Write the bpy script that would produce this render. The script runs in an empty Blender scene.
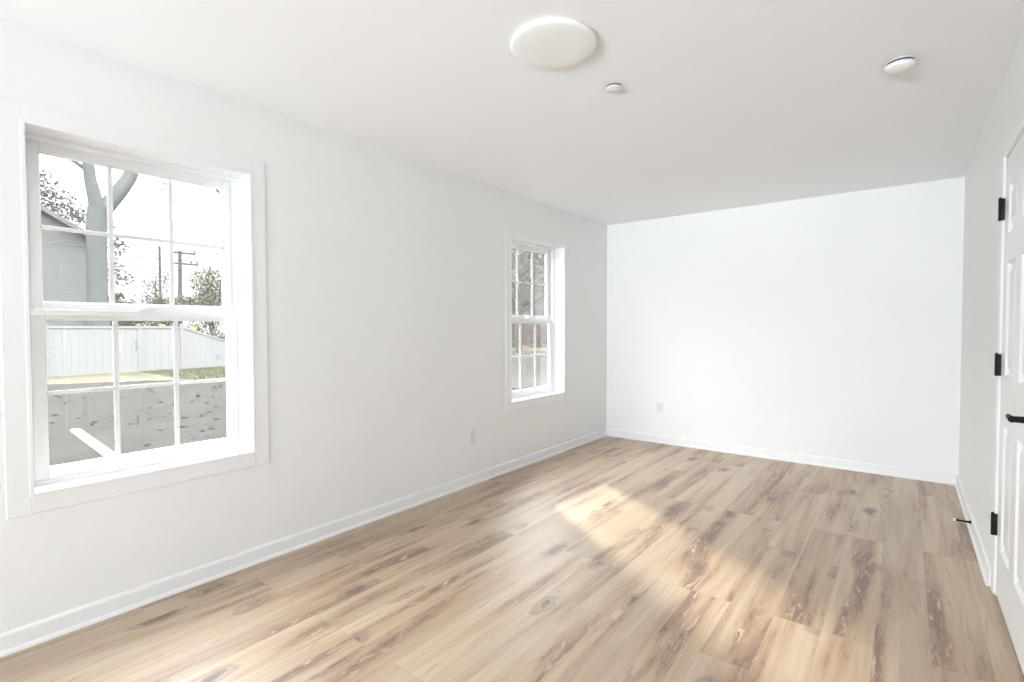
import bpy, bmesh, math, random
from mathutils import Vector, Matrix
random.seed(7)
C = bpy.context.scene
col = C.collection

# ------------------------------------------------------------------ camera
F, YAW, PIT, ROL = 509.73, .6576, -.0269, -.0018
CAM = Vector((2.7522, 0, 1.2646))
W, L, H = 3.103, 5.367, 2.44
REAR = -5.2
cd = bpy.data.cameras.new('camera'); cam = bpy.data.objects.new('camera', cd); col.objects.link(cam)
cd.sensor_width = 36; cd.lens = F / 1024 * 36; cd.clip_start = .02; cd.clip_end = 400
fw = Vector((-math.sin(YAW) * math.cos(PIT), math.cos(YAW) * math.cos(PIT), math.sin(PIT)))
r0 = Vector((math.cos(YAW), math.sin(YAW), 0)); u0 = r0.cross(fw)
r = r0 * math.cos(ROL) + u0 * math.sin(ROL); u = -r0 * math.sin(ROL) + u0 * math.cos(ROL)
M3 = Matrix((r, u, -fw)).transposed()
cam.matrix_world = Matrix.Translation(CAM) @ M3.to_4x4()
C.camera = cam
# ------------------------------------------------------------------ view, sky, sun
C.view_settings.view_transform = 'Standard'; C.view_settings.look = 'None'
C.view_settings.gamma = 1; C.view_settings.use_curve_mapping = False
C.view_settings.exposure = 0.2
wd = bpy.data.worlds.new('overcast_sky'); C.world = wd; wd.use_nodes = True
nt = wd.node_tree; nt.nodes.clear()
def N(t, kind, **kw):
    n = t.nodes.new(kind)
    for k, v in kw.items():
        if k.startswith('i_'): n.inputs[k[2:]].default_value = v
        else: setattr(n, k, v)
    return n
wo = N(nt, 'ShaderNodeOutputWorld'); bg = N(nt, 'ShaderNodeBackground'); tc = N(nt, 'ShaderNodeTexCoord')
sx = N(nt, 'ShaderNodeSeparateXYZ'); cr = N(nt, 'ShaderNodeValToRGB'); ns = N(nt, 'ShaderNodeTexNoise')
ns.inputs['Scale'].default_value = 3.0
nt.links.new(tc.outputs['Generated'], sx.inputs[0]); nt.links.new(tc.outputs['Generated'], ns.inputs['Vector'])
md = N(nt, 'ShaderNodeMath', operation='MULTIPLY_ADD'); md.inputs[1].default_value = .06; md.inputs[2].default_value = -.03
nt.links.new(ns.outputs['Fac'], md.inputs[0])
ad = N(nt, 'ShaderNodeMath', operation='ADD'); nt.links.new(sx.outputs['Z'], ad.inputs[0]); nt.links.new(md.outputs[0], ad.inputs[1])
nt.links.new(ad.outputs[0], cr.inputs[0]); nt.links.new(cr.outputs[0], bg.inputs[0]); nt.links.new(bg.outputs[0], wo.inputs[0])
e = cr.color_ramp.elements
e[0].position = 0.0; e[0].color = (.084, .086, .087, 1)
e[1].position = 1.0; e[1].color = (.97, .98, 1, 1)
x = e.new(.16); x.color = (.094, .095, .096, 1)
x = e.new(.30); x.color = (.70, .71, .73, 1)
x = e.new(.6); x.color = (1, 1, 1, 1)
bg.inputs[1].default_value = 17.5

sd = bpy.data.lights.new('sun', 'SUN'); so = bpy.data.objects.new('sun', sd); col.objects.link(so)
sd.energy = 6.0; sd.angle = math.radians(5); sd.color = (1, .89, .73)
so.rotation_euler = Vector((1.0, -.67, -.72)).to_track_quat('-Z', 'Y').to_euler()
so.location = (-8, 12, 10)
# added fill lamp at the rear opening, behind the camera
al = bpy.data.lights.new('rear_fill', 'AREA'); ao = bpy.data.objects.new('rear_fill', al); col.objects.link(ao)
al.shape = 'RECTANGLE'; al.size = 2.1; al.size_y = 1.5; al.energy = 38; al.color = (.835, .925, 1)
ao.location = (1.45, REAR - .17, 1.3); ao.rotation_euler = (math.radians(82), 0, 0)

al.spread = math.radians(80)
# second added fill lamp, aimed up through the same opening at the ceiling
bl_ = bpy.data.lights.new('rear_up_fill', 'AREA'); bo = bpy.data.objects.new('rear_up_fill', bl_); col.objects.link(bo)
bl_.shape = 'RECTANGLE'; bl_.size = 2.1; bl_.size_y = .8; bl_.energy = 50; bl_.color = (.835, .925, 1); bl_.spread = math.radians(60)
bo.location = (1.45, REAR - .30, .85); bo.rotation_euler = (math.radians(104), 0, 0)

# added fill lamp at the side opening in the right wall, behind the camera
sl = bpy.data.lights.new('side_fill', 'AREA'); slo = bpy.data.objects.new('side_fill', sl); col.objects.link(slo)
sl.shape = 'RECTANGLE'; sl.size = 1.7; sl.size_y = 1.35; sl.energy = 40; sl.color = (.835, .925, 1)
slo.location = (W + .17, -3.5, 1.3); slo.rotation_euler = Vector((-1, .25, .12)).to_track_quat('-Z', 'Y').to_euler()

# ------------------------------------------------------------------ materials
MATS = {}
def mat(name, color, rough=.5, spec=.5, metal=0, noise=None, bump=None, coat=0):
    m = bpy.data.materials.new(name); m.use_nodes = True; t = m.node_tree
    b = t.nodes['Principled BSDF']; b.inputs['Roughness'].default_value = rough
    b.inputs['Base Color'].default_value = (*color, 1); b.inputs['Metallic'].default_value = metal
    b.inputs['Specular IOR Level'].default_value = spec; b.inputs['Coat Weight'].default_value = coat
    tcn = N(t, 'ShaderNodeTexCoord')
    sc, amt = noise if noise else (8, .03)
    n = N(t, 'ShaderNodeTexNoise'); n.inputs['Scale'].default_value = sc; n.inputs['Detail'].default_value = 5
    t.links.new(tcn.outputs['Object'], n.inputs['Vector'])
    mr = N(t, 'ShaderNodeMapRange'); mr.inputs['From Min'].default_value = .3; mr.inputs['From Max'].default_value = .7
    mr.inputs['To Min'].default_value = 1 - amt; mr.inputs['To Max'].default_value = 1 + amt
    t.links.new(n.outputs['Fac'], mr.inputs['Value'])
    vm = N(t, 'ShaderNodeVectorMath', operation='SCALE'); vm.inputs[0].default_value = color
    t.links.new(mr.outputs[0], vm.inputs['Scale']); t.links.new(vm.outputs[0], b.inputs['Base Color'])
    if bump:
        n2 = N(t, 'ShaderNodeTexNoise'); n2.inputs['Scale'].default_value = bump[0]; n2.inputs['Detail'].default_value = 3
        t.links.new(tcn.outputs['Object'], n2.inputs['Vector'])
        bp = N(t, 'ShaderNodeBump'); bp.inputs['Strength'].default_value = bump[1]; bp.inputs['Distance'].default_value = .002
        t.links.new(n2.outputs['Fac'], bp.inputs['Height']); t.links.new(bp.outputs[0], b.inputs['Normal'])
    MATS[name] = m; return m
wallm = mat('wall_paint', (.89, .89, .88), .6, .3, noise=(2, .006), bump=(260, .06))
ceilm = mat('ceiling_paint', (.945, .95, .96), .8, .2, noise=(2, .005))
trimm = mat('trim_paint', (.89, .89, .89), .35, .5, noise=(3, .005))
vinyl = mat('white_vinyl', (.89, .90, .91), .3, .5, noise=(3, .005))
doorm = mat('door_paint', (.88, .89, .90), .32, .5, noise=(3, .005))
black = mat('matte_black_metal', (.006, .006, .007), .5, .2)
rubber = mat('white_rubber', (.8, .8, .78), .6)
plast = mat('white_plastic', (.82, .82, .80), .35)
plast2 = mat('detector_plastic', (.84, .84, .83), .4)
slotm = mat('dark_slot', (.08, .08, .08), .6)
screwm = mat('screw_steel', (.6, .6, .6), .3, metal=1)
asph = mat('asphalt', (0.0312, 0.0308, 0.0289), 1, .0, noise=(1.7, .12), bump=(60, .6))
grass = mat('grass', (0.0608, 0.0623, 0.0410), 1, .0, noise=(3, .25))
litter = mat('leaf_litter', (0.0562, 0.0479, 0.0395), .95, .0, noise=(4, .25))
mulch = mat('mulch', (0.0760, 0.0684, 0.0532), .95, .0, noise=(5, .3))
conc = mat('pale_concrete', (0.0395, 0.0395, 0.0388), .9, .0, noise=(3, .08))
fencem = mat('fence_vinyl', (0.1444, 0.1502, 0.1502), .7, .15, noise=(1.5, .015))
barkm = mat('bark', (0.0669, 0.0737, 0.0699), .9, .0, noise=(6, .12), bump=(14, .8))
bark2 = mat('brown_bark', (.055, .05, .043), .9, .0, noise=(8, .2))
leafo = mat('olive_leaves', (0.1064, 0.1064, 0.0813), .8, .0, noise=(1.2, .3))
leafg = mat('grey_green_leaves', (0.0950, 0.1003, 0.0927), .8, .0, noise=(1, .3))
leafb = mat('brown_leaves', (0.0669, 0.0585, 0.0502), .8, .0, noise=(1, .3))
leafy = mat('yellow_leaves', (0.4560, 0.3648, 0.1216), .7, .2, noise=(2, .2))
leafd = mat('dead_leaf', (.012, .010, .008), .8, .0, noise=(2, .2))
polem = mat('pole_wood', (.05, .05, .05), .9, .0)
wirem = mat('wire', (.03, .03, .03), .7, .0)
plankm = mat('white_board', (.6, .6, .59), .6, .2)
roofm = mat('roof_shingle', (.06, .052, .05), .9, .0, noise=(3, .2))
redm = mat('red_brown_awning', (0.0608, 0.0441, 0.0410), .8, .0, noise=(3, .1))
palem = mat('pale_door', (0.1216, 0.1254, 0.1254), .6, .1)
darkg = mat('dark_window', (.07, .08, .08), .15, .5)

def siding(name, color, step):
    m = mat(name, color, .8, .1, noise=(.8, .04)); t = m.node_tree; b = t.nodes['Principled BSDF']
    tcn = N(t, 'ShaderNodeTexCoord'); s = N(t, 'ShaderNodeSeparateXYZ'); t.links.new(tcn.outputs['Object'], s.inputs[0])
    a = N(t, 'ShaderNodeMath', operation='MULTIPLY'); a.inputs[1].default_value = 1 / step; t.links.new(s.outputs['Z'], a.inputs[0])
    f = N(t, 'ShaderNodeMath', operation='FRACT'); t.links.new(a.outputs[0], f.inputs[0])
    bp = N(t, 'ShaderNodeBump'); bp.inputs['Strength'].default_value = 1; bp.inputs['Distance'].default_value = .015; bp.invert = True
    t.links.new(f.outputs[0], bp.inputs['Height']); t.links.new(bp.outputs[0], b.inputs['Normal'])
    return m
sideg = siding('grey_green_siding', (0.0874, 0.0927, 0.0912), .14)
sideb = siding('taupe_siding', (0.0479, 0.0441, 0.0410), .16)

# glass: clear pane, reflecting both faces
gm = bpy.data.materials.new('window_glass'); gm.use_nodes = True; t = gm.node_tree; t.nodes.clear()
o = N(t, 'ShaderNodeOutputMaterial'); mx = N(t, 'ShaderNodeMixShader'); tr = N(t, 'ShaderNodeBsdfTransparent'); gl = N(t, 'ShaderNodeBsdfGlossy')
gl.inputs['Roughness'].default_value = 0.0; tr.inputs['Color'].default_value = (.985, .99, .985, 1)
fr = N(t, 'ShaderNodeFresnel'); ge = N(t, 'ShaderNodeNewGeometry'); mi = N(t, 'ShaderNodeMix', data_type='FLOAT')
mi.inputs[2].default_value = 2.0; mi.inputs[3].default_value = 1 / 2.0
t.links.new(ge.outputs['Backfacing'], mi.inputs[0]); t.links.new(mi.outputs[0], fr.inputs['IOR'])
t.links.new(fr.outputs[0], mx.inputs[0]); t.links.new(tr.outputs[0], mx.inputs[1]); t.links.new(gl.outputs[0], mx.inputs[2]); t.links.new(mx.outputs[0], o.inputs[0])

# lamp diffuser
lm = bpy.data.materials.new('lamp_diffuser'); lm.use_nodes = True; b = lm.node_tree.nodes['Principled BSDF']
b.inputs['Base Color'].default_value = (.85, .85, .84, 1); b.inputs['Roughness'].default_value = .5
b.inputs['Emission Color'].default_value = (1, .985, .96, 1); b.inputs['Emission Strength'].default_value = .06

# vinyl plank floor
def floor_material():
    m = bpy.data.materials.new('oak_plank_floor'); m.use_nodes = True; t = m.node_tree; b = t.nodes['Principled BSDF']
    lk = t.links.new
    tc = N(t, 'ShaderNodeTexCoord'); s = N(t, 'ShaderNodeSeparateXYZ'); lk(tc.outputs['Object'], s.inputs[0])
    cb = N(t, 'ShaderNodeCombineXYZ'); lk(s.outputs['Y'], cb.inputs['X']); lk(s.outputs['X'], cb.inputs['Y'])
    br = N(t, 'ShaderNodeTexBrick'); lk(cb.outputs[0], br.inputs['Vector'])
    br.offset = .37; br.offset_frequency = 3; br.squash = 1
    br.inputs['Color1'].default_value = (0, 0, 0, 1); br.inputs['Color2'].default_value = (1, 1, 1, 1); br.inputs['Mortar'].default_value = (.5, .5, .5, 1)
    br.inputs['Scale'].default_value = 1; br.inputs['Mortar Size'].default_value = .0008; br.inputs['Mortar Smooth'].default_value = .3
    br.inputs['Brick Width'].default_value = 1.22; br.inputs['Row Height'].default_value = .178
    rnd = N(t, 'ShaderNodeSeparateColor'); lk(br.outputs['Color'], rnd.inputs[0])
    def coords(sy, sxx, off):
        a = N(t, 'ShaderNodeCombineXYZ')
        for src, k, inp in ((s.outputs['Y'], sy, 'X'), (s.outputs['X'], sxx, 'Y')):
            q = N(t, 'ShaderNodeMath', operation='MULTIPLY'); q.inputs[1].default_value = k; lk(src, q.inputs[0]); lk(q.outputs[0], a.inputs[inp])
        q = N(t, 'ShaderNodeMath', operation='MULTIPLY'); q.inputs[1].default_value = off; lk(rnd.outputs[0], q.inputs[0]); lk(q.outputs[0], a.inputs['Z'])
        return a.outputs[0]
    def noise(v, sc, det, rg=.6, dist=0):
        n = N(t, 'ShaderNodeTexNoise'); lk(v, n.inputs['Vector']); n.inputs['Scale'].default_value = sc; n.inputs['Detail'].default_value = det
        n.inputs['Roughness'].default_value = rg; n.inputs['Distortion'].default_value = dist; return n.outputs['Fac']
    def ramp(v, pts):
        c = N(t, 'ShaderNodeValToRGB'); lk(v, c.inputs[0]); el = c.color_ramp.elements
        el[0].position = pts[0][0]; el[0].color = (*pts[0][1], 1); el[1].position = pts[-1][0]; el[1].color = (*pts[-1][1], 1)
        for p, cc in pts[1:-1]:
            z = el.new(p); z.color = (*cc, 1)
        return c.outputs[0]
    def mixc(f, a, bb, mode='MIX'):
        q = N(t, 'ShaderNodeMix', data_type='RGBA', blend_type=mode)
        for v, i in ((f, 0), (a, 6), (bb, 7)):
            if hasattr(v, 'is_output'): lk(v, q.inputs[i])
            else: q.inputs[i].default_value = v if i == 0 else (*v, 1)
        return q.outputs[2]
    blot = noise(coords(.85, 9.5, 7.3), 1.0, 4, .5, .35)
    base = ramp(blot, [(.29, (.27, .15, .09)), (.39, (.45, .30, .20)), (.47, (.59, .44, .31)), (.60, (.70, .57, .43))])
    # each plank a little lighter or darker
    tone = N(t, 'ShaderNodeMapRange'); tone.inputs['To Min'].default_value = .92; tone.inputs['To Max'].default_value = 1.06; lk(rnd.outputs[0], tone.inputs[0])
    vs = N(t, 'ShaderNodeVectorMath', operation='SCALE'); lk(base, vs.inputs[0]); lk(tone.outputs[0], vs.inputs['Scale'])
    # fine grain
    g = noise(coords(2.2, 60, 11.0), 1.0, 6, .7, .4)
    gr = ramp(g, [(.30, (.74, .72, .70)), (.48, (.98, .98, .97)), (.70, (1.07, 1.07, 1.07))])
    c1 = mixc(.75, vs.outputs[0], gr, 'MULTIPLY')
    # cathedral streaks
    g2 = noise(coords(1.6, 16, 3.1), 1.4, 5, .6, 1.6)
    st = ramp(g2, [(.30, (.7, .7, .7)), (.37, (.25, .25, .25)), (.43, (0, 0, 0))])
    c2 = mixc(st, c1, mixc(.6, c1, (.20, .10, .06)))
    # rough dark cracks gathered in patches
    g3 = noise(coords(7.5, 38, 5.7), 1.0, 5, .72, 1.3)
    patch = ramp(blot, [(.36, (1, 1, 1)), (.455, (0, 0, 0))])
    ck = ramp(g3, [(.40, (1, 1, 1)), (.46, (0, 0, 0))])
    c3a = mixc(mixc(1.0, patch, ck, 'MULTIPLY'), c2, (.15, .11, .09))
    fl = ramp(g3, [(.57, (0, 0, 0)), (.62, (1, 1, 1))])
    c3 = mixc(mixc(1.0, patch, fl, 'MULTIPLY'), c3a, (.70, .60, .50))
    # knots
    vo = N(t, 'ShaderNodeTexVoronoi'); vo.inputs['Scale'].default_value = 1.0
    wp = N(t, 'ShaderNodeVectorMath', operation='ADD'); nn = N(t, 'ShaderNodeTexNoise'); nn.inputs['Scale'].default_value = 9
    lk(tc.outputs['Object'], nn.inputs['Vector']); vq = N(t, 'ShaderNodeVectorMath', operation='SCALE'); vq.inputs['Scale'].default_value = .35; lk(nn.outputs['Color'], vq.inputs[0])
    lk(coords(1.9, 4.6, 4.4), wp.inputs[0]); lk(vq.outputs[0], wp.inputs[1]); lk(wp.outputs[0], vo.inputs['Vector'])
    kn = ramp(vo.outputs['Distance'], [(.06, (1, 1, 1)), (.11, (.8, .8, .8)), (.14, (.25, .25, .25)), (.18, (.5, .5, .5)), (.24, (0, 0, 0))])
    c4 = mixc(kn, c3, (.17, .10, .07))
    c5 = mixc(br.outputs['Fac'], c4, (.40, .31, .24))
    hs = N(t, 'ShaderNodeHueSaturation'); hs.inputs['Saturation'].default_value = FLOOR_SAT; hs.inputs['Value'].default_value = FLOOR_VAL; lk(c5, hs.inputs['Color'])
    lk(hs.outputs[0], b.inputs['Base Color'])
    b.inputs['Roughness'].default_value = .5; b.inputs['Specular IOR Level'].default_value = .5
    b.inputs['Coat Weight'].default_value = 1.0; b.inputs['Coat IOR'].default_value = 1.85; b.inputs['Coat Roughness'].default_value = .54
    bp = N(t, 'ShaderNodeBump'); bp.inputs['Strength'].default_value = .12; bp.inputs['Distance'].default_value = .002
    lk(g, bp.inputs['Height']); lk(bp.outputs[0], b.inputs['Normal'])
    return m
FLOOR_SAT, FLOOR_VAL = 1.22, .76
floorm = floor_material()

# ------------------------------------------------------------------ mesh helpers
class MB:
    def __init__(s): s.bm = bmesh.new()
    def box(s, a, b, bev=0, seg=2):
        a, b = [min(p, q) for p, q in zip(a, b)], [max(p, q) for p, q in zip(a, b)]
        vs = [s.bm.verts.new((x, y, z)) for x in (a[0], b[0]) for y in (a[1], b[1]) for z in (a[2], b[2])]
        fs = [s.bm.faces.new([vs[i] for i in f]) for f in ((0,1,3,2),(4,6,7,5),(0,4,5,1),(2,3,7,6),(0,2,6,4),(1,5,7,3))]
        if bev:
            es = {e for f in fs for e in f.edges}
            bmesh.ops.bevel(s.bm, geom=list(es), offset=bev, segments=seg, affect='EDGES', profile=.5)
        return s
    def lathe(s, prof, c=(0,0,0), axis='Z', n=48):     # prof: (radius, height) pairs
        rings = []
        for (rr, h) in prof:
            ring = []
            for k in range(n):
                a = 2 * math.pi * k / n; p = (rr * math.cos(a), rr * math.sin(a), h)
                if axis == 'X': p = (p[2], p[0], p[1])
                if axis == 'Y': p = (p[1], p[2], p[0])
                ring.append(s.bm.verts.new((c[0]+p[0], c[1]+p[1], c[2]+p[2])))
            rings.append(ring)
        for A, B in zip(rings, rings[1:]):
            for k in range(n):
                s.bm.faces.new((A[k], A[(k+1) % n], B[(k+1) % n], B[k]))
        s.bm.faces.new(rings[0][::-1]); s.bm.faces.new(rings[-1])
        return s
    def prism(s, poly, y0, y1, f):                       # poly (a,b) swept; f(a,b,t) -> xyz
        A = [s.bm.verts.new(f(a, b, y0)) for a, b in poly]; B = [s.bm.verts.new(f(a, b, y1)) for a, b in poly]
        n = len(poly)
        for k in range(n): s.bm.faces.new((A[k], A[(k+1) % n], B[(k+1) % n], B[k]))
        s.bm.faces.new(A[::-1]); s.bm.faces.new(B)
        return s
    def tube(s, pts, rad, n=10):
        pts = [Vector(p) for p in pts]; rads = rad if isinstance(rad, (list, tuple)) else [rad] * len(pts)
        rings = []
        up = Vector((.13, .21, 1)).normalized()
        for i, p in enumerate(pts):
            d = (pts[min(i+1, len(pts)-1)] - pts[max(i-1, 0)]).normalized()
            a = d.cross(up)
            if a.length < .05: a = d.cross(Vector((1, 0, 0)))
            a.normalize(); bb = d.cross(a)
            rings.append([s.bm.verts.new(p + (a * math.cos(2*math.pi*k/n) + bb * math.sin(2*math.pi*k/n)) * rads[i]) for k in range(n)])
        for A, B in zip(rings, rings[1:]):
            for k in range(n): s.bm.faces.new((A[k], A[(k+1) % n], B[(k+1) % n], B[k]))
        s.bm.faces.new(rings[0][::-1]); s.bm.faces.new(rings[-1])
        return s
    def build(s, name, m, parent=None, smooth=False):
        bmesh.ops.recalc_face_normals(s.bm, faces=s.bm.faces[:])
        me = bpy.data.meshes.new(name); s.bm.to_mesh(me); s.bm.free(); me.materials.append(m)
        if smooth:
            for p in me.polygons: p.use_smooth = True
            try: me.set_sharp_from_angle(angle=math.radians(38))
            except Exception: pass
        ob = bpy.data.objects.new(name, me); col.objects.link(ob)
        if parent:
            ob.parent = parent
            ob.matrix_parent_inverse = parent_world(parent).inverted()
        return ob
def parent_world(o):
    m = Matrix.Translation(o.location) @ o.rotation_euler.to_matrix().to_4x4()
    return (parent_world(o.parent) @ o.matrix_parent_inverse @ m) if o.parent else m
def empty(name, loc, label=None, cat=None, group=None, kind=None):
    o = bpy.data.objects.new(name, None); col.objects.link(o); o.location = loc; o.empty_display_size = .1
    tag(o, label, cat, group, kind); return o
def tag(o, label=None, cat=None, group=None, kind=None):
    for k, v in (('label', label), ('category', cat), ('group', group), ('kind', kind)):
        if v: o[k] = v
    return o
def cloud(name, m, parent, blobs, n, size, seed, squash=1.0):   # many small two-triangle leaves
    rn = random.Random(seed); vs = []; fs = []
    tot = sum(b[3] ** 2 for b in blobs)
    for (cx, cy, cz, rr) in blobs:
        for _ in range(int(n * rr * rr / tot)):
            d = Vector((rn.gauss(0, 1), rn.gauss(0, 1), rn.gauss(0, 1))).normalized() * rr * (rn.random() ** .45)
            p = Vector((cx + d.x, cy + d.y, cz + d.z * squash))
            a = Vector((rn.gauss(0, 1), rn.gauss(0, 1), rn.gauss(0, 1))).normalized(); b_ = a.orthogonal().normalized()
            sz = size * rn.uniform(.6, 1.3); c_ = a.cross(b_)
            k = len(vs); vs += [p - a*sz*.5, p + b_*sz*.28 + c_*sz*.06, p + a*sz*.5, p - b_*sz*.28 + c_*sz*.06]; fs.append((k, k+1, k+2)); fs.append((k, k+2, k+3))
    me = bpy.data.meshes.new(name); me.from_pydata(vs, [], fs); me.materials.append(m)
    ob = bpy.data.objects.new(name, me); col.objects.link(ob)
    if parent: ob.parent = parent; ob.matrix_parent_inverse = parent_world(parent).inverted()
    return ob

# ------------------------------------------------------------------ room shell
T = .185
W1 = (.4226, 1.309); W2 = (3.545, 4.435); ZW = (.594, 2.08)
m = MB()
m.box((-T, REAR, 0), (0, W1[0], H)); m.box((-T, W1[1], 0), (0, W2[0], H)); m.box((-T, W2[1], 0), (0, L, H))
for w in (W1, W2):
    m.box((-T, w[0], 0), (0, w[1], ZW[0])); m.box((-T, w[0], ZW[1]), (0, w[1], H))
tag(m.build('wall_left', wallm), kind='structure')
DA = (2.452, 3.265); DB = (.79, 1.745); DZ = 2.05; JT = .0
m = MB()
SW = (-4.4, -2.6, .6, 2.0)
ys = [REAR, SW[0], SW[1], DB[0], DB[1], DA[0], DA[1], L]
for i in (0, 2, 4, 6): m.box((W, ys[i], 0), (W + .13, ys[i+1], H))
for d in (DA, DB): m.box((W, d[0], DZ), (W + .13, d[1], H))
m.box((W, SW[0], 0), (W + .13, SW[1], SW[2])).box((W, SW[0], SW[3]), (W + .13, SW[1], H))
tag(m.build('wall_right', wallm), kind='structure')
tag(MB().box((-T, L, -.1), (W + .13, L + .15, H + .1)).build('wall_far', wallm), kind='structure')
RW = (.4, 2.5, .55, 2.05)
m = MB()
m.box((-T, REAR - .15, 0), (RW[0], REAR, H)).box((RW[1], REAR - .15, 0), (W + .13, REAR, H))
m.box((RW[0], REAR - .15, 0), (RW[1], REAR, RW[2])).box((RW[0], REAR - .15, RW[3]), (RW[1], REAR, H))
tag(m.build('wall_rear', wallm), kind='structure')
tag(MB().box((-T, REAR - .15, -.12), (W + .13, L, 0)).build('floor', floorm), kind='structure')
tag(MB().box((-T, REAR - .15, H), (W + .13, L + .15, H + .15)).build('ceiling', ceilm), kind='structure')

# baseboards: board with eased top and a quarter round shoe
BP = [(0, 0), (.024, 0), (.0235, .008), (.020, .014), (.0145, .0175), (.0125, .0185), (.0125, .070), (.011, .077), (.006, .083), (0, .085)]
def base(name, segs, f):
    m = MB()
    for a, b in segs: m.prism(BP, a, b, f)
    tag(m.build(name, trimm), kind='structure')
base('baseboard_left', [(REAR, L)], lambda a, b, t: (a, t, b))
base('baseboard_far', [(.0, W)], lambda a, b, t: (t, L - a, b))
base('baseboard_right', [(REAR, DB[0] - .075), (DB[1] + .075, DA[0] - .075), (DA[1] + .09, L)], lambda a, b, t: (W - a, t, b))
base('baseboard_rear', [(0, W)], lambda a, b, t: (t, REAR + a, b))

# unseen storey above and wings, added to block sky light from the ground outside
tag(MB().box((-T - .1, -9, H + .16), (9, 13, 6.6)).build('wall_sky_block', conc), kind='structure')

# ------------------------------------------------------------------ windows
def window(name, y0, y1):
    z0, z1 = ZW
    R = empty(name, (0, (y0 + y1) / 2, z0), kind='structure')
    cw, ct = .072, .005
    def ring(mb, ya, yb, za, zb, wy, wz0, wz1, xa, xb, bev):
        mb.box((xa, ya, za), (xb, ya + wy, zb), bev); mb.box((xa, yb - wy, za), (xb, yb, zb), bev)
        mb.box((xa, ya + wy, za), (xb, yb - wy, za + wz0), bev); mb.box((xa, ya + wy, zb - wz1), (xb, yb - wy, zb), bev)
        return mb
    ring(MB(), y0 - cw, y1 + cw, z0 - cw, z1 + cw, cw, cw, cw, 0, ct, .0025).build('casing', trimm, R)
    ring(MB(), y0 - .004, y1 + .004, z0 - .004, z1 + .004, .014, .014, .014, -.112, .0068, .001).build('jamb', trimm, R)
    # vinyl frame
    f = ring(MB(), y0 + .006, y1 - .006, z0 + .006, z1 - .006, .022, .022, .022, -.184, -.112, .002)
    f.box((-.150, y0 + .02, z0 + .02), (-.146, y0 + .036, z1 - .02)); f.box((-.150, y1 - .036, z0 + .02), (-.146, y1 - .02, z1 - .02))
    f.build('frame', vinyl, R)
    def sash(nm, xf, za, zb, wz0, wz1):
        xa, xb = xf - .030, xf
        ya, yb = y0 + .030, y1 - .024 - .006
        wy = .046
        s = ring(MB(), ya, yb, za, zb, wy, wz0, wz1, xa, xb, .0025)
        # glazing bead step
        ga, gb, gc, gd = ya + wy, yb - wy, za + wz0, zb - wz1
        ring(s, ga - .001, gb + .001, gc - .001, gd + .001, .005, .005, .005, xa + .006, xb - .007, 0)
        so = s.build(nm, vinyl, R)
        xg = xf - .016
        MB().box((xg - .003, ga + .001, gc + .001), (xg + .003, gb - .001, gd - .001)).build('pane', gm, so)
        g = MB(); zc = (gc + gd) / 2 + .002
        for k in (1, 2):
            yk = ga + (gb - ga) * k / 3; g.box((xg + .0035, yk - .0095, gc), (xg + .0085, yk + .0095, gd), .001)
        g.box((xg + .004, ga, zc - .0085), (xg + .009, gb, zc + .0085), .001)
        g.build('grille', vinyl, so)
        return so
    lo = sash('lower_sash', -.122, z0 + .022, 1.344, .052, .042)
    up = sash('upper_sash', -.157, 1.325, z1 - .024, .052, .046)
    # lift rail lip along the top of the lower sash, and the cam lock
    MB().box((-.122, y0 + .035, 1.318), (-.112, y1 - .035, 1.324), .001).build('lift_rail', vinyl, lo)
    yc = (y0 + y1) / 2
    k = MB().box((-.150, yc - .038, 1.344), (-.124, yc + .038, 1.352), .003)
    k.lathe([(.020, 0), (.022, .004), (.018, .014), (.008, .020)], (-.139, yc, 1.352), 'Z', 24)
    k.box((-.150, yc - .005, 1.356), (-.126, yc + .045, 1.366), .003)
    k.build('sash_lock', vinyl, lo, True)
    # two little tilt latches
    for yy in (y0 + .06, y1 - .06):
        MB().box((-.146, yy - .018, 1.344), (-.126, yy + .018, 1.349), .0015).build('tilt_latch', vinyl, lo)
    return R
window('window_1', *W1); window('window_2', *W2)
# unseen rear window added for the fill lamps: plain frame with a mullion
R = empty('window_fill_rear', (1.45, REAR, RW[2]), kind='structure')
m = MB(); x0, x1, za, zb = RW
m.box((x0, REAR - .09, za), (x0 + .05, REAR - .03, zb), .003).box((x1 - .05, REAR - .09, za), (x1, REAR - .03, zb), .003)
m.box((x0, REAR - .09, za), (x1, REAR - .03, za + .05), .003).box((x0, REAR - .09, zb - .05), (x1, REAR - .03, zb), .003)
m.box((1.425, REAR - .085, za), (1.475, REAR - .035, zb), .003)
m.build('frame', vinyl, R)
m = MB(); c = .075
m.box((x0 - c, REAR, za - c), (x0, REAR + .012, zb + c)).box((x1, REAR, za - c), (x1 + c, REAR + .012, zb + c))
m.box((x0, REAR, za - c), (x1, REAR + .012, za)).box((x0, REAR, zb), (x1, REAR + .012, zb + c))
m.build('casing', trimm, R)

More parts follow.
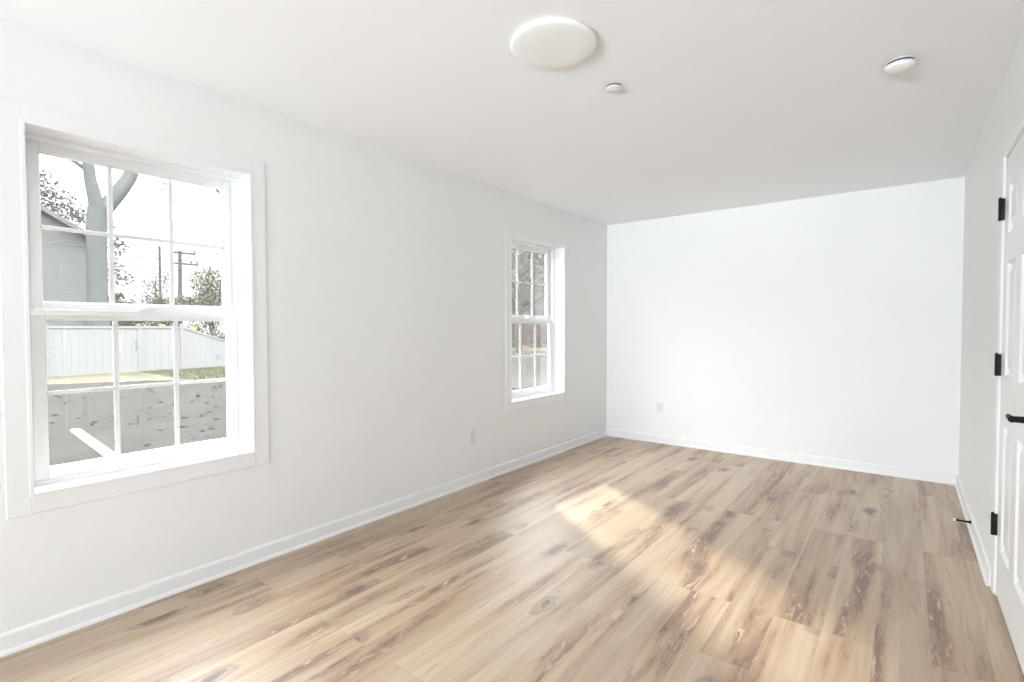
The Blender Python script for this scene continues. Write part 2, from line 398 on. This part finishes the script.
# unseen window added in the right wall to let the side fill lamp in
R = empty('window_fill_side', (W, -3.5, SW[2]), kind='structure')
m = MB()
m.box((W + .03, SW[0], SW[2]), (W + .09, SW[0] + .05, SW[3]), .003).box((W + .03, SW[1] - .05, SW[2]), (W + .09, SW[1], SW[3]), .003)
m.box((W + .03, SW[0], SW[2]), (W + .09, SW[1], SW[2] + .05), .003).box((W + .03, SW[0], SW[3] - .05), (W + .09, SW[1], SW[3]), .003)
m.build('frame', vinyl, R)
m = MB()
m.box((W - .012, SW[0] - c, SW[2] - c), (W, SW[0], SW[3] + c)).box((W - .012, SW[1], SW[2] - c), (W, SW[1] + c, SW[3] + c))
m.box((W - .012, SW[0], SW[2] - c), (W, SW[1], SW[2])).box((W - .012, SW[0], SW[3]), (W, SW[1], SW[3] + c))
m.build('casing', trimm, R)

# ------------------------------------------------------------------ doors
def door(name, y0, y1, handle):          # hinged at y1, opening into this room
    R = empty(name, (W, (y0 + y1) / 2, 0), kind='structure')
    xf = W + .003                       # room-side face of the slab
    ya, yb, za, zb = y0 + .003, y1 - .003, .012, DZ - .024
    st = .112; mu = .125; pw = (yb - ya - 2*st - mu) / 2
    rows = [(.245, .82), (1.04, 1.55), (1.68, 1.90)]
    m = MB(); xb = xf + .035; dp = .013
    # stiles, mullion and rails, then raised panels with sloped edges
    cols = [(ya + st, ya + st + pw), (yb - st - pw, yb - st)]
    m.box((xf + dp, ya, za), (xb, yb, zb))
    for a, b in ((ya, cols[0][0]), (cols[0][1], cols[1][0]), (cols[1][1], yb)): m.box((xf, a, za), (xf + dp, b, zb))
    zz = [za] + [v for rr in rows for v in rr] + [zb]
    for a, b in cols:
        for i in range(0, len(zz), 2): m.box((xf, a, zz[i]), (xf + dp, b, zz[i+1]))
        for (c, d) in rows:
            q = [(a, c, xf), (b, c, xf), (b, d, xf), (a, d, xf)]
            def rg(k, x): return [m.bm.verts.new((x, yy, zz_)) for yy, zz_ in ((a+k, c+k), (b-k, c+k), (b-k, d-k), (a+k, d-k))]
            r1 = rg(0, xf); r2 = rg(.014, xf + dp - .0005); r3 = rg(.026, xf + dp - .0005); r4 = rg(.052, xf + .0025)
            for A, B in ((r1, r2), (r2, r3), (r3, r4)):
                for k in range(4): m.bm.faces.new((A[k], A[(k+1) % 4], B[(k+1) % 4], B[k]))
            m.bm.faces.new(r4)
    m.build('slab', doorm, R)
    # jamb lining and casing
    j = MB()
    j.box((W + .002, y0 - .001, 0), (W + .13, y0 + .0015, DZ)).box((W + .002, y1 - .0015, 0), (W + .13, y1 + .001, DZ)).box((W + .002, y0, DZ - .015), (W + .13, y1, DZ + .001))
    j.box((xb + .002, y0, 0), (xb + .014, y0 + .02, DZ)).box((xb + .002, y1 - .02, 0), (xb + .014, y1, DZ)).box((xb + .002, y0, DZ - .035), (xb + .014, y1, DZ - .015))
    j.box((xb + .02, y0, 0), (xb + .03, y1, DZ))
    j.build('jamb', trimm, R)
    c = MB(); w = .062; xo = W - .011
    prof = [(0, 0), (w, 0), (w, .007), (w*.75, .008), (w*.3, .006), (.006, .005), (0, .001)]
    c.prism([(y1 + .006 + p, W - q) for p, q in prof], 0, DZ + .0, lambda a, b, t_: (b, a, t_))
    c.prism([(y0 - .006 - p, W - q) for p, q in prof], 0, DZ + .0, lambda a, b, t_: (b, a, t_))
    c.prism([(DZ + p, W - q) for p, q in prof], y0 - .006 - w, y1 + .006 + w, lambda a, b, t_: (b, t_, a))
    c.build('casing', trimm, R)
    for zc in (.335, 1.085, 1.805):
        h = MB(); h.lathe([(.0065, -.051), (.0065, .051)], (W - .013, y1 + .0, zc), 'Z', 16)
        h.box((W - .014, y1 - .0045, zc - .0505), (W + .009, y1 - .0015, zc + .0505), .0005)
        h.lathe([(.0045, 0), (.005, .003), (.002, .006)], (W - .013, y1, zc + .051), 'Z', 12)
        ho = h.build('hinge', black, R, True)
        for dz in (-.034, 0, .034):
            MB().lathe([(.0035, -.0014), (.0025, 0)], (W - .001 + (.004 if dz == 0 else -.002), y1 - .0045, zc + dz), 'Y', 10).build('screw', screwm if False else black, ho)
    if handle:
        yk, zk = y0 + .062, .935
        h = MB()
        h.lathe([(.033, 0), (.033, -.006), (.030, -.009), (.012, -.010), (.011, -.045), (.012, -.055)], (xf, yk, zk), 'X', 32)
        pts = [(xf - .050, yk - .006, zk), (xf - .051, yk + .03, zk), (xf - .050, yk + .075, zk - .001), (xf - .047, yk + .112, zk - .002)]
        h.tube(pts, [.0115, .010, .0085, .0065], 14)
        h.build('lever_handle', black, R, True)
    # gap under the slab is dark: threshold strip
    return R
door('door_1', DA[0], DA[1], True)
door('door_2', DB[0], DB[1], False)

# ------------------------------------------------------------------ things in the room
def ceiling_light(x, y, label):
    o = empty('ceiling_light', (x, y, H), label, 'ceiling light')
    MB().lathe([(.168, 0), (.170, -.002), (.170, -.007), (.165, -.0075)], (x, y, H), 'Z', 80).build('housing', plast, o, True)
    MB().lathe([(.160, -.007), (.174, -.0075), (.1775, -.010), (.1775, -.014), (.174, -.018), (.166, -.0205), (.12, -.0225), (.06, -.0235), (.01, -.0235)], (x, y, H), 'Z', 80).build('diffuser', lm, o, True)
    return o
ceiling_light(1.583, 1.797, 'large round white flush disc light at the top of the ceiling')

o = MB().lathe([(.040, -.009), (.043, -.0095), (.043, -.012), (.040, -.014), (.01, -.0145)], (1.606, 2.305, H), 'Z', 40).build('sprinkler_cover', plast2, None, True)
tag(o, 'small flat white sprinkler cover disc on the ceiling beyond the round light', 'sprinkler cover')
MB().lathe([(.037, 0), (.037, -.0095)], (1.606, 2.305, H), 'Z', 30).build('cup_shade', slotm, o)  # dark colour stands for the shade between plate and ceiling

sm = empty('smoke_detector', (2.715, 2.87, H), 'white smoke detector on the ceiling near the right wall', 'smoke detector')
MB().lathe([(.050, 0), (.050, -.004), (.048, -.0045)], (2.715, 2.87, H), 'Z', 48).build('base', plast2, sm, True)
MB().lathe([(.050, -.004), (.050, -.0156)], (2.715, 2.87, H), 'Z', 48).build('gap_shade', slotm, sm)  # dark ring painted in as the shade inside the gap
MB().lathe([(.056, -.0155), (.058, -.019), (.056, -.030), (.046, -.038), (.02, -.042), (.005, -.0425)], (2.715, 2.87, H), 'Z', 48).build('cover', plast2, sm, True)
MB().lathe([(.009, -.0415), (.009, -.044), (.007, -.045)], (2.74, 2.85, H + .002), 'Z', 20).build('test_button', plast, sm, True)

def outlet(c, nx, label):               # nx True: plate lies on the left wall (faces +x), else on the far wall (faces -y)
    o = empty('wall_outlet', c, label, 'outlet')
    def f(u_, d, v): return (c[0] + d, c[1] + u_, c[2] + v) if nx else (c[0] + u_, c[1] - d, c[2] + v)
    MB().box(f(-.038, 0, -.060), f(.038, .006, .060), .003).build('cover_plate', plast, o)
    for dz in (-.0195, .0195):
        s = MB().box(f(-.0165, .006, dz - .014), f(.0165, .0072, dz + .014), .0008).build('socket', plast2, o)
        q = MB().box(f(-.0085, .0071, dz - .002), f(-.0065, .0075, dz + .008)).box(f(.0065, .0071, dz - .002), f(.0085, .0075, dz + .006)).box(f(-.0025, .0071, dz - .010), f(.0025, .0075, dz - .005))
        q.build('slots', slotm, s)
    q = MB().box(f(-.003, .006, -.003), f(.003, .0067, .003), .0003).build('screw', screwm, o)
    return o
outlet((0, 3.03, .385), True, 'white duplex outlet low on the left wall between the two windows')
outlet((.645, L, .39), False, 'white duplex outlet low on the far wall near the left corner')

ds = empty('door_stop', (W - .0125, 4.21, .05), 'black rigid door stop with white rubber tip screwed to the right baseboard', 'door stop')
MB().lathe([(.013, 0), (.012, -.004), (.007, -.008), (.0055, -.03), (.0055, -.062), (.009, -.064), (.009, -.070)], (W - .0125, 4.21, .052), 'X', 24).build('shaft', black, ds, True)
MB().lathe([(.0095, -.070), (.0105, -.073), (.0105, -.082), (.008, -.085)], (W - .0125, 4.21, .052), 'X', 24).build('tip', rubber, ds, True)

# ------------------------------------------------------------------ outside
G = -.25
tag(MB().box((-90, -40, G - .2), (-T - .001, 110, G)).build('ground_asphalt', asph), kind='structure')
tag(MB().box((-T, REAR - .15, G - .2), (-.001, L + .15, -.0)).build('trim_1', conc), kind='structure')
# verge of grass in front of the fence, mulch at its left end, leaf strip and pale walk seen through the far window
def patch(name, poly, z0, z1, m_, **kw):
    o = MB().prism(poly, z0, z1, lambda a, b, t_: (a, b, t_)).build(name, m_)
    return tag(o, **kw)
patch('ground_verge', [(-19, 5.2), (-14.0, 5.2), (-12.6, 6.6), (-12.2, 9), (-12.0, 16), (-19, 18)], G, G + .02, grass, kind='structure')
patch('ground_mulch', [(-19.5, -3), (-15.6, -3), (-15.2, 3.1), (-14.2, 5.2), (-19, 5.2)], G, G + .018, mulch, kind='structure')
patch('ground_leaf_strip', [(-34, 22), (-13, 27), (-4, 30), (-4, 60), (-45, 60)], G, G + .015, litter, kind='structure')
patch('ground_walk', [(-7.6, 9.2), (-5.4, 8.2), (-3.2, 14), (-5.4, 14.5)], G, G + .03, conc, kind='structure')
# grass tufts
gv = []; gf = []; rn = random.Random(3)
for _ in range(9000):
    x, y = rn.uniform(-17.8, -12.6), rn.uniform(5.9, 12.5)
    h, a = rn.uniform(.04, .10), rn.uniform(0, 6.28); k = len(gv)
    gv += [(x - .01*math.cos(a), y - .01*math.sin(a), G + .02), (x + .01*math.cos(a), y + .01*math.sin(a), G + .02), (x + rn.uniform(-.03, .03), y + rn.uniform(-.03, .03), G + .02 + h)]; gf.append((k, k+1, k+2))
me = bpy.data.meshes.new('verge_grass'); me.from_pydata(gv, [], gf); me.materials.append(grass)
o = bpy.data.objects.new('verge_grass', me); col.objects.link(o)
tag(o, 'short green grass blades on the verge below the white fence', 'grass', kind='stuff')

# white vinyl fence, its top running level and then sloping down to the right
XF = -18.0
def ftop(y):
    if y < 7.3: return 1.33
    if y < 11.0: return 1.33 - (y - 7.3) * .355
    return max(.02, 1.33 - 3.7 * .355)
fe = empty('vinyl_fence', (XF, 5, G), 'long white vinyl privacy fence whose top slopes down to the right', 'fence')
posts = [-3.6, -1.2, 1.2, 3.6, 6.0, 7.3, 9.1, 11.0, 13.0]
for a, b in zip(posts, posts[1:]):
    nb = max(2, round((b - a) / .2)); m = MB()
    for k in range(nb):
        p, q = a + (b - a) * k / nb, a + (b - a) * (k + 1) / nb
        m.prism([(p + .0015, G + .03), (q - .0015, G + .03), (q - .0015, ftop(q) - .05), (p + .0015, ftop(p) - .05)], XF - .015, XF + .015, lambda yy, zz_, t_: (t_, yy, zz_))
    m.build('board_panel', fencem, fe)
    MB().prism([(a, ftop(a) - .07), (b, ftop(b) - .07), (b, ftop(b)), (a, ftop(a))], XF - .04, XF + .04, lambda yy, zz_, t_: (t_, yy, zz_)).build('top_rail', fencem, fe)
    MB().box((XF - .035, a, G + .02), (XF + .035, b, G + .13)).build('bottom_rail', fencem, fe)
for y in posts:
    z = ftop(y) + .03
    p = MB().box((XF - .05, y - .05, G), (XF + .045, y + .05, z)).build('post', fencem, fe)
    MB().prism([(-.062, 0), (.062, 0), (.062, .02), (0, .05), (-.062, .02)], -.06, .06, lambda a, b, t_: (XF + t_, y + a, z + b)).build('post_cap', fencem, p)

# boards lying on the asphalt
def board(p, q, w, label):
    p, q = Vector(p), Vector(q); d = (q - p).normalized(); n = Vector((-d.y, d.x, 0)) * w / 2
    m = MB().prism([(p + n).to_2d()[:], (p - n).to_2d()[:], (q - n).to_2d()[:], (q + n).to_2d()[:]], G, G + .022, lambda a, b, t_: (a, b, t_))
    tag(m.build('white_board', plankm), label, 'board')
board((-6.95, 1.985, 0), (-4.60, 1.83, 0), .11, 'white painted board lying on the asphalt close to the near window')
board((-15.0, 4.35, 0), (-14.6, 5.75, 0), .16, 'white board lying at the foot of the fence, farther from the near window')

# fallen leaves
me = bpy.data.meshes.new('fallen_leaf')
vs = [(-.5,0,0),(-.28,.16,.06),(-.30,.36,.10),(-.05,.20,.04),(.12,.42,.12),(.22,.16,.05),(.5,0,.1),(.22,-.16,.05),(.12,-.42,.12),(-.05,-.20,.04),(-.30,-.36,.10),(-.28,-.16,.06),(0,0,.0)]
me.from_pydata([(a*.16, b*.16, c*.16) for a, b, c in vs], [], [(12, i, (i+1) % 12) for i in range(12)]); me.materials.append(leafd)
rn = random.Random(11); used = []
while len(used) < 75:
    x = rn.uniform(-13, -4.6); t_ = (2.75 - x) / 2.85
    y = t_ * rn.uniform(.50, 1.22)
    if any(abs(x - a) + abs(y - b) < .22 for a, b in used) or (x > -7.2 and y < 2.2): continue
    used.append((x, y))
    o = bpy.data.objects.new('fallen_leaf', me); col.objects.link(o)
    o.location = (x, y, G + .004); s = rn.uniform(.4, .95); o.scale = (s, s, s); o.rotation_euler = (rn.uniform(-.2, .2), rn.uniform(-.2, .2), rn.uniform(0, 6.28))
    tag(o, 'one of many dark fallen leaves scattered over the grey asphalt', 'leaf', 'fallen leaves on the asphalt')

# grey-green gabled house behind the fence
hs = empty('gabled_house', (-24.5, -1, G), 'grey-green gabled house behind the fence, left of the big tree', 'house')
ye, ze, yr = 6.45, 5.0, -1.0
zr = ze + (ye - yr) * .60
MB().prism([(ye - .35, G), (ye - .35, ze), (yr, zr - .2), (2*yr - ye + .35, ze), (2*yr - ye + .35, G)], -34, -24.3, lambda a, b, t_: (t_, a, b)).build('wall', sideg, hs)
for s in (1, -1):
    MB().prism([(yr, zr), (yr + s*(ye - yr), ze - .02), (yr + s*(ye - yr), ze - .22), (yr, zr - .22)], -34.3, -24.0, lambda a, b, t_: (t_, a, b)).build('roof', roofm if s < 0 else sideg, hs)
m = MB().box((-24.31, 1.2, 1.2), (-24.25, 2.3, 2.7)).build('window', darkg, hs)

# big forked tree in front of it
bt = empty('forked_tree', (-22, 5.85, G), 'large pale grey forked tree trunk behind the fence', 'tree')
MB().tube([(-22, 5.86, G), (-22, 5.86, .6), (-22, 5.84, 2.3), (-22, 5.84, 4.0), (-22, 5.86, 5.2), (-22, 5.93, 5.9)], [.52, .37, .33, .32, .33, .34], 20).build('trunk', barkm, bt, True)
MB().tube([(-22, 5.95, 5.6), (-22, 5.82, 6.3), (-22, 5.69, 7.0), (-22, 5.62, 8.0), (-22.1, 5.45, 9.4), (-22, 5.1, 11)], [.29, .23, .20, .18, .13, .05], 16).build('branch', barkm, bt, True)
MB().tube([(-22, 5.93, 5.55), (-22, 6.25, 6.1), (-22, 6.65, 6.75), (-22, 6.95, 7.3), (-22.1, 7.35, 8.4), (-22.3, 8.0, 10.5)], [.27, .27, .27, .25, .2, .06], 16).build('branch', barkm, bt, True)
MB().tube([(-22, 7.3, 8.3), (-21.7, 8.6, 8.0), (-21.4, 9.75, 7.55), (-21.4, 10.12, 7.22), (-21.4, 10.6, 7.05), (-21.4, 11.2, 7.3)], [.10, .07, .055, .05, .04, .01], 8).build('branch', bark2, bt, True)
MB().tube([(-21.4, 10.2, 7.2), (-21.4, 10.32, 7.45), (-21.4, 10.6, 7.7)], [.04, .03, .01], 6).build('branch', bark2, bt, True)
MB().tube([(-22, 5.72, 7.2), (-22.3, 4.8, 7.9), (-22.6, 4.0, 8.2)], [.09, .05, .015], 8).build('branch', bark2, bt, True)
cloud('foliage', leafg, bt, [(-22, 7.9, 7.3, .35), (-22, 8.3, 7.0, .3), (-21.4, 10.3, 7.3, .3), (-22, 5.7, 9.3, 1.6), (-22, 8, 9.8, 1.6), (-22, 7.65, 7.1, .2)], 900, .16, 1)
cloud('foliage', leafg, bt, [(-23.2, 6.75, 4.7, .45), (-23.2, 6.6, 3.9, .4), (-23.2, 6.85, 3.35, .5), (-23.2, 6.55, 5.3, .3)], 260, .16, 2)

def shrub(name, x, blobs, n, size, m_, seed, label, cat='shrub'):
    y = sum(b[0] for b in blobs) / len(blobs)
    o = empty(name, (x, y, G), label, cat)
    cloud('foliage', m_, o, [(x + random.Random(seed + i).uniform(-.3, .3), b[0], b[1], b[2]) for i, b in enumerate(blobs)], n, size, seed)
    top = max(b[1] for b in blobs)
    m = MB()
    m.tube([(x, y, G), (x, y + .05, G + (top - G) * .5), (x + .05, y, top)], [.07, .05, .02], 8)
    for b in blobs: m.tube([(x, y, G + (top - G) * .25), (x, b[0], b[1])], [.035, .01], 6)
    m.build('stem', bark2, o)
    return o
shrub('olive_shrub', -22.5, [(9.9, 3.3, .75), (10.5, 2.6, .9), (9.9, 2.1, .9), (10.9, 3.1, .5), (9.4, 2.2, .5)], 3600, .13, leafo, 20, 'tall olive green shrub at the right edge of the near window view')
shrub('olive_shrub', -23.5, [(6.6, 2.2, .5), (7.1, 1.9, .6), (7.0, 1.2, .8), (7.7, 1.8, .45)], 3600, .13, leafo, 21, 'low olive hedge clump just right of the forked trunk')
shrub('olive_shrub', -25.5, [(8.9, 2.2, .55), (9.5, 2.2, .6), (9.2, 1.5, .7), (10.1, 2.4, .5), (10.7, 2.2, .5)], 4200, .13, leafo, 22, 'olive hedge clump below the utility poles behind the fence')
shrub('bare_shrub', -28, [(9.6, 3.4, .7), (9.2, 2.7, .6), (10.1, 3.9, .4)], 350, .13, leafg, 23, 'thin greyish half bare shrub beside the crossarm pole')
shrub('brown_shrub', -27, [(7.75, 2.7, .28), (7.7, 2.3, .35)], 420, .12, leafb, 24, 'small brown leaved shrub standing above the hedge left of the thin pole')
shrub('low_shrub', -19.2, [(9.0, .8, .45), (9.7, .7, .5), (10.4, .55, .5), (8.3, 1.1, .35)], 2600, .09, leafo, 25, 'dense low shrub close behind the sloping end of the fence')
shrub('yellow_shrub', -18.9, [(7.95, 1.18, .13)], 160, .07, leafy, 26, 'small yellow leaf clump over the fence top, right of the other one')
shrub('yellow_shrub', -18.9, [(6.95, 1.28, .14)], 160, .07, leafy, 27, 'small yellow leaf clump over the fence top, left of the other one')
lt = empty('leafy_tree', (-37, 6.5, G), 'leafy grey-green tree rising behind the gabled house', 'tree')
MB().tube([(-37, 6.5, G), (-37, 6.6, 4), (-37, 6.4, 8)], [.35, .25, .08], 12).build('trunk', bark2, lt, True)
cloud('foliage', leafg, lt, [(-37, 6.6, 9.4, 1.3), (-37, 5.6, 10.0, 1.6), (-37, 7.7, 8.6, 1.0), (-37, 8.5, 7.9, .8), (-37, 9.3, 7.2, .5), (-37, 4.4, 9, 2)], 2600, .24, 5)

# utility poles and wires
p1 = MB().tube([(-40, 13.70, G), (-40, 13.72, 7.18)], [.11, .07], 10).build('utility_pole', polem); tag(p1, 'thin bare pole behind the hedge, left of the crossarm pole', 'pole')
p2 = empty('utility_pole', (-40, 14.95, G), 'utility pole with two crossarms behind the hedge', 'pole')
MB().tube([(-40, 14.93, G), (-40, 15.03, 6.98)], [.17, .11], 12).build('mast', polem, p2, True)
MB().box((-40.06, 14.5, 6.78), (-39.92, 16.05, 6.90), .01).build('crossarm', polem, p2)
MB().box((-40.06, 14.4, 5.98), (-39.92, 16.25, 6.10), .01).build('crossarm', polem, p2)
for y, z in ((14.55, 6.9), (16.0, 6.9), (14.45, 6.1), (15.75, 6.1), (16.18, 6.1)):
    MB().lathe([(.035, 0), (.06, .05), (.03, .08), (.06, .12), (.03, .18)], (-39.99, y, z), 'Z', 12).build('insulator', polem, p2)
for i, (z, dx, lab) in enumerate(((7.05, 0, 'topmost overhead wire crossing the sky behind the poles'), (6.28, .05, 'middle overhead wire crossing the sky at the lower crossarm'), (5.55, .1, 'lowest overhead wire crossing the sky behind the poles'))):
    pts = [(-39.9 + dx, y, z + (abs(y - 15) / 22) ** 2 * .9 - abs(y - 15) * .03) for y in range(-7, 40, 2)]
    tag(MB().tube(pts, .022, 6).build('overhead_wire', wirem), lab, 'wire', 'overhead wires')

# taupe house seen through the far window, with its door, awning and bare trees
ang = math.atan2(.813, -.582) - math.pi / 2
h2 = bpy.data.objects.new('taupe_house', None); col.objects.link(h2); h2.location = (-23.4, 36.6, G); h2.rotation_euler = (0, 0, ang)
tag(h2, 'taupe sided two storey house seen through the far window', 'house')
def loc(o): o.matrix_parent_inverse = Matrix(); return o
loc(MB().box((-7, 0, 0), (11, 8, 9.5)).build('wall', sideb, h2))
loc(MB().prism([(-7.4, 9.5), (11.4, 9.5), (2, 13.5)], -.4, 8.4, lambda a, b, t_: (a, t_, b)).build('roof', roofm, h2))
loc(MB().box((-1.25, -.9, 3.75), (.35, 0, 4.05)).box((-1.25, -.9, 3.6), (.35, -.85, 3.8)).build('awning', redm, h2))
dd = loc(MB().box((-.98, -.05, 1.9), (-.25, 0, 3.5), .01).build('door', palem, h2))
loc(MB().box((-.2, -.04, 1.6), (.1, 0, 3.5)).build('side_window', darkg, h2))
for xx in (-3.4, -.95, 1.1):
    w_ = loc(MB().box((xx - .55, -.05, 5.6), (xx + .55, 0, 7.1), .01).build('window', darkg, h2))
loc(MB().prism([(-1.3, 0), (.9, 0), (.9, .9), (-.2, .9), (-1.3, 1.9)], -1.4, 0, lambda a, b, t_: (a, t_, b)).build('steps', redm, h2))
def btree(x, y, hgt, seed, m_, n, label):
    o = empty('bare_tree', (x, y, G), label, 'tree'); rn = random.Random(seed); m = MB()
    m.tube([(x, y, G), (x + .1, y, hgt * .35), (x - .05, y + .1, hgt * .7), (x, y, hgt)], [.2, .15, .09, .02], 10)
    bl = []
    for k in range(22):
        z = hgt * rn.uniform(.25, .9); a = rn.uniform(0, 6.28); l_ = (hgt - z) * .45 + .5
        q = (x + math.cos(a) * l_, y + math.sin(a) * l_, z + l_ * .8); m.tube([(x, y, z), ((x+q[0])/2, (y+q[1])/2, (z+q[2])/2 - .1), q], [.05, .035, .01], 6); bl.append((*q, .9))
    m.build('trunk', bark2, o); cloud('foliage', m_, o, bl, n, .17, seed)
btree(-15.3, 24.0, 8, 31, leafb, 2400, 'brown leaved tree in front of the taupe house, nearest the far window')
btree(-20.8, 31.0, 7, 32, leafb, 3200, 'brown leaved tree left of the taupe house door')
btree(-9.3, 18.6, 6, 33, leafg, 3000, 'grey-green tree to the right of the taupe house door')
# low hedge along the leaf strip
for k, (x, y) in enumerate(((-20.5, 29.5), (-18.6, 31.0), (-16.6, 32.5))):
    shrub('brown_hedge', x, [(y, .3, .6), (y + .6, .2, .55), (y - .5, .15, .5)], 900, .12, leafb, 40 + k, ('left' if k == 0 else 'middle' if k == 1 else 'right') + ' low brown shrub before the taupe house')
